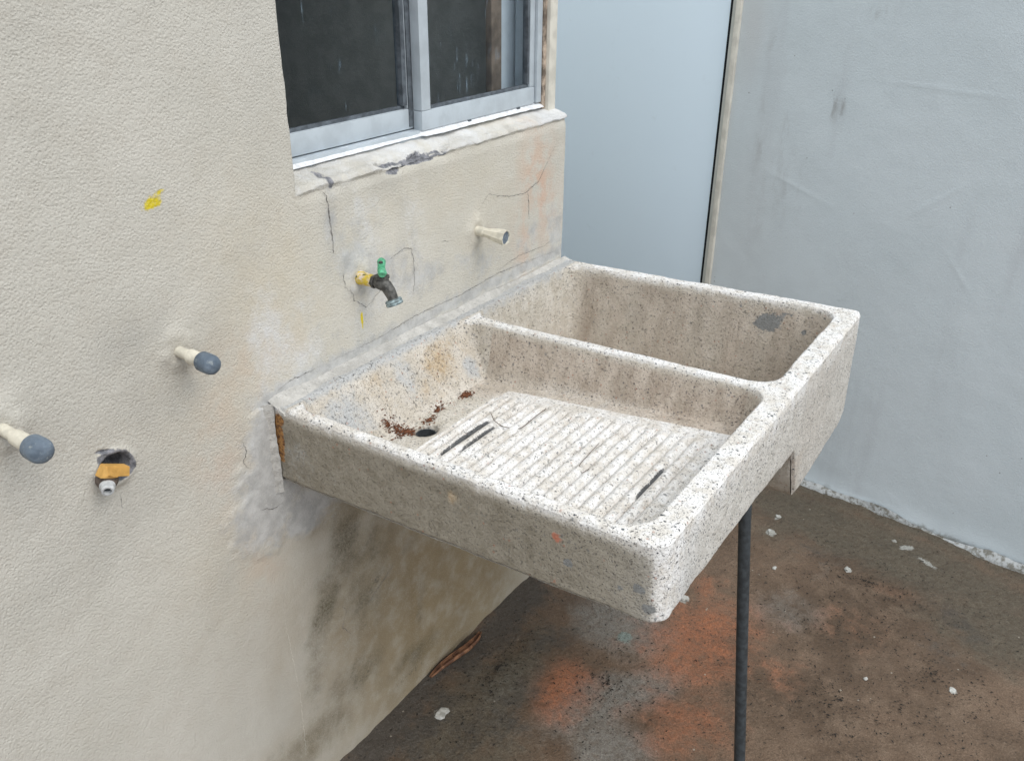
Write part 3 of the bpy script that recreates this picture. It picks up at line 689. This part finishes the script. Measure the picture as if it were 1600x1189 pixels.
A['cementpatch'] = blobs(px, z, [(.500, .822, .030, .018, 10, .95), (.535, .845, .022, .010, 0, .55), (.575, .815, .010, .008, 0, .7), (.44, .84, .004, .008, 0, .6), (.58, .78, .014, .02, 0, .35)])*(py > .8)
pr = np.abs(((px-RX0)/(RX1-RX0)*NR) % 1 - 0)
gro = ss(.55, .15, ribs)
A['dark'] = fac(mm*ss(1.1, .8, ribs)*np.maximum.reduce([blob(px, py, .2115, .225, .0066, .068, 0, 3)*(.75+.5*vnoise(px*0, py*60, 3)), .85*blob(px, py, .2325, .225, .0052, .052, 0, 3)*(.7+.6*vnoise(px*0, py*70, 8)), .8*blob(px, py, .5475, .225, .0036, .055, 0, 3)*(.6+.7*vnoise(px*0, py*50, 5)), .6*blob(px, py, .47, .17, .004, .012)]))
A['dark'] = np.maximum(A['dark'], (rd < .0178)*1.0)
A['blue'] = .35*(de < .02)*(px > .3)
A['olive'] = px*0; A['rust'] = blobs(px, py, [(.30, .12, .03, .02, 0, 0)])
A['red'] = blobs(px, py, [(.30, .17, .01, .012, 0, .6)])
A['specks'] = .78 + .28*ss(.012, .003, depth) - .25*ss(.02, .05, depth)*(~tray)
V = np.stack([px, py, zt], 1); F = gridF(len(sx), len(sy_))
fx = px[F].mean(1); fy = py[F].mean(1); fm = mm[F].mean(1); fd = depth[F].mean(1); fs1 = s1[F].mean(1); fs2 = s2[F].mean(1); frd = rd[F].mean(1)
reg = np.zeros(len(F), int)
reg[(fs1 > .001) & (fy < .4715)] = 1
reg[(fm > .5)] = 2
reg[(fs2 > .001) & (fy >= .4715)] = 3
reg[(fy > .4715-.014) & (fy < .4715+.014) & (fd < .012) & (fx > .06) & (fx < .60)] = 4
reg[(frd < .0185)] = 5
split_parts(V, F, A, reg, ['rim', 'wash_tray', 'washboard', 'deep_basin', 'divider', 'drain_hole'], TERR, sink, {})
# outer sides
nx, ny = len(sx), len(sy_)
loop = [i*ny for i in range(nx)] + [(nx-1)*ny+j for j in range(1, ny)] + [i*ny+ny-1 for i in range(nx-2, -1, -1)]
loop = np.array(loop); bx, by, bz = px[loop], py[loop], zt[loop]
def zbot(x, y):
    base = .7205 + (.751-.7205)*x/D - .008*ss(.2, .5, y) + fbm(x, y, 20, 3)*.002
    t = ss(.512, .580, y+.012*fbm(x, y, 55, 7)) + .10*fbm(x, y, 70, 9)*np.exp(-((y-.545)/.025)**2)
    r = .06; rd_ = np.clip((y-(L-r))/r, 0, 1); deep = .622 + .012*ss(.6, .85, y)+ r*(1-np.sqrt(1-rd_**2*.96))
    return base*(1-t)+deep*t
zb = zbot(bx, by)
nrm = np.zeros((len(loop), 2)); d_ = np.gradient(np.stack([bx, by], 1), axis=0); nrm[:, 0] = d_[:, 1]; nrm[:, 1] = -d_[:, 0]; nrm /= np.linalg.norm(nrm, axis=1, keepdims=True)+1e-9
NT = 64; T = np.linspace(0, 1, NT)
S_, T_ = np.meshgrid(np.arange(len(loop)), T, indexing='ij'); si = S_.ravel(); t = T_.ravel()
zz_ = bz[si]*(1-t) + zb[si]*t
arcl = np.concatenate([[0], np.cumsum(np.hypot(np.diff(bx), np.diff(by)))])[si]
o_ = fbm(arcl, zz_, 9, 5)*.0018 + fbm(arcl, zz_, 50, 9)*.0009 + .004*np.sin(t*math.pi*.5)*nrm[si, 0]**2 + .016*t*np.clip(nrm[si, 1], 0, 1)**2*ss(.8, 0, t)+.012*t*np.clip(nrm[si, 1], 0, 1)**2
o_ = o_*ss(0, .06, t)
o_ = o_ - .006*ss(.93, 1.0, t)**2 - .004*ss(.35, .7, fbm(arcl, zz_, 40, 21))*np.exp(-((t-1)/.05)**2)
vx = bx[si]+nrm[si, 0]*o_; vy = by[si]+nrm[si, 1]*o_
nearw_ = ss(-.45, -.92, nrm[si, 1])
right = ss(.3, .8, nrm[si, 0])
dz = bz[si]-zz_; nn = fbm(arcl, zz_, 30, 3)
A = {}
A['white'] = fac(.95*np.exp(-dz/.011) + .30*right + .25*right*np.exp(-dz/.05) + .55*blob(bx[si], by[si], D, .02, .03, .03)) + .2*nn*(dz < .02)
A['olive'] = fac(nearw_*ss(.004, .02, dz)*(1-.25*ss(.5, .66, bx[si])))  # olive-brown near side; its shade is also put into the colour
A['blue'] = right*.35 + .6*blob(bx[si], by[si], D, .03, .04, .05)  # outer side painted paler and bluish, as the sky would light it
A['tan'] = right*(.25*blob(by[si], zz_, .62, .78, .12, .12)) + .5*(zz_ < .72)*(by[si] > .5)*ss(.60, .55, by[si])
A['brown'] = blobs(bx[si], zz_, [(.354, .822, .012, .012, 20, .75), (.12, .735, .12, .008, 0, .35), (.60, .80, .06, .06, 0, .35)])*(nrm[si, 1] < -.5) + right*.35*ss(.57, .53, by[si])*(zz_ < .735)*(by[si] > .5)
A['grey'] = (nrm[si, 1] < -.5)*blobs(bx[si], zz_, [(.05, .78, .05, .06, 0, .45), (.12, .76, .06, .04, 0, .35)])
A['cementpatch'] = (nrm[si, 1] < -.5)*blobs(bx[si], zz_, [(.54, .794, .008, .007, 0, .85), (.64, .80, .01, .008, 0, .8), (.653, .775, .009, .008, 0, .8), (.615, .79, .006, .006, 0, .6)])
A['dark'] = px[0]*0*t; A['rust'] = (nrm[si, 1] < -.5)*blobs(bx[si], zz_, [(.013, .80, .010, .045, 0, .95), (.018, .835, .010, .012, 0, .9), (.06, .722, .06, .006, -5, .45)])
A['red'] = (nrm[si, 1] < -.5)*blobs(bx[si], zz_, [(.522, .826, .012, .012, 0, .72), (.52, .758, .01, .012, 0, .55)])
A['specks'] = 1 - nearw_*(.82-.72*ss(.25, .62, bx[si])) + .4*np.exp(-dz/.015)*nearw_
V = np.stack([vx, vy, zz_], 1); link('outer_shell', mesh_np(V, gridF(len(loop), NT, True), A), TERR, sink)
# underside
ux = np.linspace(0, 1, 40); uy = np.linspace(0, 1, 90); U, W = np.meshgrid(ux*D, uy*L, indexing='ij'); a, b = cmap(U.ravel(), W.ravel())
zu_ = zbot(a, b)+.0005; V = np.stack([a-.003*(a/D), b+.003-.006*b/L, zu_], 1)
z0_ = a*0; link('underside', mesh_np(V, gridF(40, 90, True), {k_: z0_ for k_ in A}), TERR, sink)
# dark drain sleeve
MB().lathe((.133, .214, .7015), (.133, .214, .75), [(0, .0176), (.044, .0176), (.044, .0158), (.004, .0155)], 28, caps=False).build('drain_sleeve', IRON, sink)
MB().lathe((.133, .214, .62), (.133, .214, .72), [(0, .0165), (.105, .0165)], 20).build('drain_pipe', PVC, sink)
# mortar fillet between sink and wall, and the lump wrapping its near end
ym = axis_pts([(-.003, L+.003, .0035)]); tm = np.linspace(0, 1, 18); Y_, T2 = np.meshgrid(ym, tm, indexing='ij'); y = Y_.ravel(); t = T2.ravel()
hgt = .008+.006*fbm(y, y*0, 9, 2)+.004*ss(.08, .0, y); wdt = .026+.006*fbm(y, y*0, 12, 5)+.006*ss(.12, .02, y)
x = t*wdt; zr = HR(np.clip(x, 0, D), np.clip(y, 0, L))
z = zr + hgt*(1-t)**1.6 - .002*t + fbm(y, x*.6, 17, 6)*.0020*(1-t*.4)+fbm(y, x*2, 80, 16)*.0004 + .0006*fbm(y, x, 170, 4)
z = np.where(t > .97, z-.004, z); z = z - .004*ss(.012, -.002, y)
MORT = Mat('grey_mortar', .92, .2); n1 = MORT.noise(30, 7, .75); n2 = MORT.noise(160, 4, .7)
cc = MORT.mix(MORT.step(n1, .3, .7), (.40, .385, .355), (.60, .58, .54)); cc = MORT.mix(MORT.step(n2, .62, .7), cc, (.22, .22, .21))
MORT.color(cc).bump(n1, .003).bump(n2, .003); MORTM = MORT.m
V = np.stack([x, y, z], 1); link('mortar_joint', mesh_np(V, gridF(len(ym), len(tm), True)), MORTM, sink)
# vertical smear of mortar where the near end meets the wall
zm = axis_pts([(.70, .862, .003)]); tm = np.linspace(0, 1, 10); Z_, T2 = np.meshgrid(zm, tm, indexing='ij'); z = Z_.ravel(); t = T2.ravel()
wv = .012+.006*vnoise(z*45, z*0, 7)+.004*vnoise(z*140, z*0, 8)
x = t*wv*.55+.001; y = -wv*(1-t)**1.3*1.1 + .0008 - .0025*t; y = y+fbm(z, t*.02, 90, 3)*.0014
V = np.stack([x, y, z], 1); link('mortar_smear', mesh_np(V, gridF(len(zm), len(tm))), MORTM, sink)

# ------------------------------------------------------------------ support pipe
o = MB().tube([(.613, .462, .742), (.625, .459, .62), (.657, .452, .36), (.701, .443, .003)], .0106, 24).build('support_pipe', IRON)
tag(o, 'thin dark steel pipe leaning under the concrete sink as a prop', 'pipe')

# ------------------------------------------------------------------ faucet
f = empty('faucet', (.0, .215, 1.0)); tag(f, 'small tarnished garden faucet with green handle and yellow-stained nipple', 'faucet')
P0 = Vector((-.01, .215, 1.001)); ax = Vector((1, 0, .0))
MB().lathe(P0, P0+ax, [(0, .0112), (.018, .0118), (.022, .0112), (.033, .0108), (.040, .0104), (.044, .0098), (.046, .009)], 28, .012).build('nipple', NIP, f)
mb = MB().lathe(P0, P0+ax, [(.0435, .0115), (.0495, .0115)], 6).lathe(P0, P0+ax, [(.049, .008), (.054, .0105), (.064, .0118), (.070, .0105), (.074, .006)], 22)
mb.tube([(.050, .215, 1.001), (.060, .216, .998), (.0665, .2165, .990), (.071, .217, .9815), (.0735, .217, .975)], [.0095, .0105, .0100, .0090, .0084], 20)
mb.lathe((.052, .216, 1.000), (.052, .216, 1.1), [(0, .0095), (.009, .0095), (.0095, .0122), (.0145, .0122), (.0152, .0085), (.019, .0065)], 8)
mb.build('valve_body', BRASS, f)
sp = Vector((.072, .217, .978)); sd = Vector((.35, .05, -.93)).normalized()
MB().lathe(sp, sp+sd, [(0, .0085), (.001, .0135), (.0035, .0145), (.0055, .0135), (.0075, .0148), (.0100, .0140), (.0100, .0105), (.002, .010)], 26, .01, caps=False).build('hose_thread', ZINC, f)
mb = MB().lathe((.052, .216, 1.0175), (.050, .216, 1.1), [(0, .0062), (.005, .0068), (.011, .0062), (.0165, .0052), (.018, .002)], 16)
mb.tube([(.068, .199, 1.0235), (.065, .203, 1.025), (.060, .208, 1.0245), (.052, .216, 1.0235)], [.005, .0074, .0066, .005], 16)
mb.tube([(.036, .234, 1.032), (.040, .230, 1.0315), (.045, .224, 1.028), (.052, .216, 1.0235)], [.005, .0072, .0064, .005], 16)
mb.build('handle', GREEN, f)
MB().lathe((.0515, .216, 1.034), (.0515, .216, 1.1), [(0, .003), (.003, .0036), (.0045, .002)], 8).build('handle_screw', BRASS, f)

# ------------------------------------------------------------------ capped pipe stubs
G = 'capped pipe stubs sticking out of the stucco wall'
def stub(y, z, r, L1, L2, capr, capl, label, tilt=0.0):
    e = empty('pipe_stub', (0, y, z)); tag(e, label, 'pipe', G)
    a = Vector((1, .0, -.03+tilt)).normalized(); p = Vector((-.012, y, z))
    MB().lathe(p, p+a, [(0, r), (.012+L1, r), (.012+L1+.0006, r*.97)], 24).build('pipe', PVC, e)
    q = p+a*(.011+L1)
    MB().lathe(q, q+a, [(0, r*1.18), (.001, r*1.34), (L2*.55, r*1.34), (L2*.6, r*1.25), (L2, r*1.28)], 24, .006).build('coupling', PVC, e)
    q = q+a*(L2*.85)
    pr = [(0, r*1.2), (.0008, capr*.90), (capl*.10, capr*.98), (capl*.40, capr), (capl*.70, capr*.985), (capl*.86, capr*.86), (capl*.96, capr*.58), (capl, capr*.12)]
    MB().lathe(q, q+a, pr, 30, .008).build('cap', CAP, e)
    return e
stub(-.139, 1.001, .0076, .026, .026, .0138, .030, 'cream pipe stub with round blue-grey cap, beside the sink corner')
stub(-.381, .994, .0074, .030, .036, .0150, .028, 'cream pipe stub with big blue-grey cap at left picture edge, nearest the viewer')
e = empty('pipe_stub', (0, .548, .998)); tag(e, 'flared cream pipe stub with open grey end, right of the faucet', 'pipe', G)
p = Vector((-.01, .548, .998)); a = Vector((1, .03, -.05)).normalized()
MB().lathe(p, p+a, [(0, .0092), (.028, .0095), (.029, .0080), (.032, .0082)], 24).build('pipe', PVC, e)
MB().lathe(p, p+a, [(.030, .0088), (.040, .0104), (.056, .0140), (.074, .0160), (.078, .0158), (.078, .0134), (.072, .0125)], 8, caps=False).build('coupling', PVC, e)
MB().lathe(p, p+a, [(.068, .0126), (.0755, .0128)], 20).build('plug', CAP, e)

# ------------------------------------------------------------------ broken-out stop valve
v = empty('stop_valve', (-.01, -.262, .874)); tag(v, 'old stop valve with flat orange handle in a broken wall hole', 'valve')
tip = Vector((.030, -.2938, .8705)); d = Vector((.030, -.0200, -.0085)).normalized(); b0 = tip-d*.040
OLD = simple('corroded_brown_metal', (.11, .085, .07), .7, .4, .4, 120, .0012, .2)
PALEM = simple('pale_worn_metal', (.50, .51, .51), .5, .4, .2, 90, .0006)
MB().lathe(b0, b0+d, [(0, .008), (.008, .0130), (.021, .0142), (.027, .0112), (.030, .0090)], 20, .02).build('valve_body', OLD, v)
MB().lathe(b0, b0+d, [(.027, .0096), (.031, .0098), (.033, .0086), (.0365, .0086), (.040, .0074), (.040, .0052), (.032, .005)], 22, caps=False).build('outlet', PALEM, v)
MB().lathe(b0, b0+d, [(.030, .0054), (.034, .0054)], 16).build('outlet_bore', IRON, v)
bm = bmesh.new()
pts = [(y_-.0036, z_+.0046) for y_, z_ in ((-.2917, .8835), (-.2808, .8961), (-.250, .8800), (-.2532, .8668), (-.2672, .8735), (-.2722, .8760), (-.2795, .8785), (-.2880, .8830))]
fr_ = [bm.verts.new((.023 + (.004 if i in (5, 6, 7) else 0), a_, b_)) for i, (a_, b_) in enumerate(pts)]; bk_ = [bm.verts.new((.010, a_, b_)) for a_, b_ in pts]
cn = bm.verts.new((.0310, -.2875, .8910))
for i in range(len(pts)):
    j = (i+1) % len(pts); bm.faces.new((fr_[i], fr_[j], bk_[j], bk_[i]))
bm.faces.new(bk_)
ctr = [0, 1, 4, 5, 6, 7]
for i_, j_ in ((4, 5), (5, 6), (6, 7), (7, 0), (0, 1), (1, 4)): bm.faces.new((fr_[i_], fr_[j_], cn))
bm.faces.new((fr_[1], fr_[2], fr_[3], fr_[4]))
bmesh.ops.recalc_face_normals(bm, faces=bm.faces)
bmesh.ops.bevel(bm, geom=list(bm.edges), offset=.0007, segments=2, affect='EDGES')
me = bpy.data.meshes.new('h'); bm.to_mesh(me); bm.free(); link('valve_handle', me, ORANGE, v, False)

# ------------------------------------------------------------------ debris
def bits(name, mat, spots, size, n, flat=.5, seed=1):
    rnd = random.Random(seed); V = []; F = []
    for _ in range(n):
        cx, cy, rx, ry, ang = rnd.choice(spots)
        a_, r_ = rnd.uniform(0, 6.28), abs(rnd.gauss(0, .5)); u_, w_ = r_*rx*math.cos(a_), r_*ry*math.sin(a_); ca, sa = math.cos(R(ang)), math.sin(R(ang))
        x_ = cx+u_*ca-w_*sa; y_ = cy+u_*sa+w_*ca
        s_ = size*rnd.uniform(.4, 1.5); z_ = name[0](x_, y_)+s_*.25
        rot = Matrix.Rotation(rnd.uniform(0, 6.28), 3, 'Z') @ Matrix.Rotation(rnd.uniform(-.6, .6), 3, 'X')
        b_ = len(V); l_ = rnd.uniform(.7, 1.7)
        for c in ((-l_, -.4, 0), (-.2*l_, .45, .2), (l_, .1, 0), (.1*l_, -.55, .1), (0, 0, flat)): V.append(tuple(Vector((x_, y_, z_))+rot @ (Vector(c)*s_*.5)))
        F += [(b_, b_+3, b_+4, b_+4), (b_+3, b_+2, b_+4, b_+4), (b_+2, b_+1, b_+4, b_+4), (b_+1, b_, b_+4, b_+4)]
    me = bpy.data.meshes.new('bits'); me.from_pydata(V, [], [f_[:3] for f_ in F]); return link(name[1], me, mat, None, False)
LIT = simple('dry_leaf_litter', (.13, .052, .026), .8, .2, .5, 300, 0)
def st(x_, y_): return float(sink_top(np.array([x_]), np.array([y_]))[0][0])
o = bits((st, 'leaf_litter'), LIT, [(.108, .194, .016, .020, 20), (.096, .182, .018, .022, 20), (.085, .172, .014, .016, 20), (.103, .188, .022, .016, 40), (.112, .200, .022, .028, 30), (.108, .355, .012, .018, 10), (.112, .362, .008, .010, 10), (.112, .362, .010, .014, 10), (.104, .285, .014, .028, 10), (.115, .245, .012, .02, 0)], .0042, 900, seed=4)
tag(o, 'reddish brown leaf crumbs scattered round the sink drain hole', 'debris', kind='stuff')
DK = simple('black_seed_crumbs', (.03, .026, .022), .8, .2, .3, 300, 0)
o = bits((lambda a_, b_: .003, 'floor_crumbs'), DK, [(.7, 1.0, .6, .6, 0), (.95, 1.0, .5, .45, 0), (.75, 1.25, .5, .3, 0), (.35, .55, .4, .5, 0), (.12, .45, .12, .35, 0), (.8, .8, .5, .3, 0)], .0046, 2600, seed=8)
tag(o, 'dark crumbs and grit scattered over the stained floor', 'debris', kind='stuff')
# hair-thin dry stems on the washboard
def stem(pts, r, label):
    P = [Vector((a_, b_, st(a_, b_)+r+dz_)) for a_, b_, dz_ in pts]
    Q = []
    for i in range(len(P)-1):
        for k_ in range(6): Q.append(P[i].lerp(P[i+1], k_/6))
    Q.append(P[-1])
    for _ in range(2): Q = [Q[0]]+[(Q[i-1]+Q[i]*2+Q[i+1])/4 for i in range(1, len(Q)-1)]+[Q[-1]]
    tag(MB().tube(Q, r, 6).build('fallen_twig', DK2), label, 'twig', 'thin dry twigs on the washboard')
DK2 = simple('dry_stem', (.12, .09, .07), .8, .2, .3, 100, 0)
stem([(.205, .305, .004), (.225, .285, .003), (.250, .275, .003), (.275, .290, .004), (.285, .325, .005), (.283, .36, .004)], .0007, 'thin curled dry twig lying on the washboard next to black streaks')
stem([(.42, .30, .001), (.425, .26, .001), (.432, .215, .001), (.442, .205, .001), (.452, .210, .001)], .0005, 'short bent hair-thin twig in the middle of the washboard')
# curled dry pod at the foot of the wall
POD = Mat('dry_brown_pod', .6, .4); POD.color(POD.mix(POD.step(POD.noise(60, 4), .4, .6), (.12, .055, .03), (.27, .13, .065))).bump(POD.noise(200, 3), .001); POD = POD.m
pp = [Vector((.012, .335, .012)), Vector((.014, .37, .015)), Vector((.021, .41, .017)), Vector((.030, .45, .018)), Vector((.031, .485, .018)), Vector((.024, .512, .016))]
NV = 40; V = []; NA = 12
for i in range(NV):
    s_ = i/(NV-1)*(len(pp)-1); k_ = min(int(s_), len(pp)-2); c = pp[k_].lerp(pp[k_+1], s_-k_); tg = (pp[k_+1]-pp[k_]).normalized()
    sd_ = tg.cross(Vector((0, 0, 1))).normalized(); wr = .0105*math.sin(math.pi*(.06+.88*i/(NV-1)))**.6
    for j in range(NA):
        a_ = -2.5+5.0*j/(NA-1); V.append(tuple(c + sd_*math.sin(a_)*wr + Vector((0, 0, -math.cos(a_)*wr*.75))))
me = mesh_np(V, gridF(NV, NA)); o = link('dry_pod', me, POD)
sol = o.modifiers.new('s', 'SOLIDIFY'); sol.thickness = .0016
tag(o, 'curled brown dry seed pod lying at the foot of the stucco wall', 'seed pod')
# flakes of plaster on the floor
FLK = Mat('pale_plaster_flake', .9, .2); FLK.color(FLK.mix(FLK.step(FLK.noise(90, 4), .4, .6), (.38, .37, .33), (.56, .55, .51))).bump(FLK.noise(150, 3), .002); FLK = FLK.m
def flake(x_, y_, r_, label, seed):
    rnd = random.Random(seed); bm = bmesh.new(); n = 11; t_ = []; b_ = []
    for i in range(n):
        a_ = 6.283*i/n; q = r_*rnd.uniform(.65, 1.15); X_, Y_2 = q*math.cos(a_)*1.15, q*math.sin(a_)*.9
        t_.append(bm.verts.new((X_*.82, Y_2*.82, r_*.22*rnd.uniform(.7, 1.3)))); b_.append(bm.verts.new((X_, Y_2, -.001)))
    c_ = bm.verts.new((0, 0, r_*.30))
    for i in range(n):
        j = (i+1) % n; bm.faces.new((b_[i], b_[j], t_[j], t_[i])); bm.faces.new((t_[i], t_[j], c_))
    bm.faces.new(b_[::-1]); me = bpy.data.meshes.new('f'); bm.to_mesh(me); bm.free()
    o = link('plaster_flake', me, FLK); o.location = (x_, y_, .002); o.rotation_euler.z = rnd.uniform(0, 6)
    me.set_sharp_from_angle(angle=R(30)); tag(o, label, 'plaster flake', 'pale plaster flakes on the floor')
flake(.464, 1.318, .013, 'largest white plaster flake, on brown floor right behind the pipe top', 1)
flake(.455, 1.405, .008, 'small white flake nearest the notch under the sink', 2)
flake(.525, 1.167, .007, 'tiny white flake on brown floor just right of the dark pipe', 3)
flake(.375, .919, .012, 'pale flake peeping out below the sink front corner', 4)
flake(.092, .274, .017, 'grey plaster flake near the foot of the stucco wall, below the pod', 5)
flake(1.001, .973, .011, 'greyish flake at the right on bare brown floor', 6)
flake(.690, 1.274, .012, 'dull beige flake between the pipe and the whitish scraped patch', 7)
flake(.83, .90, .006, 'tiny cream flake low on the right floor', 8)
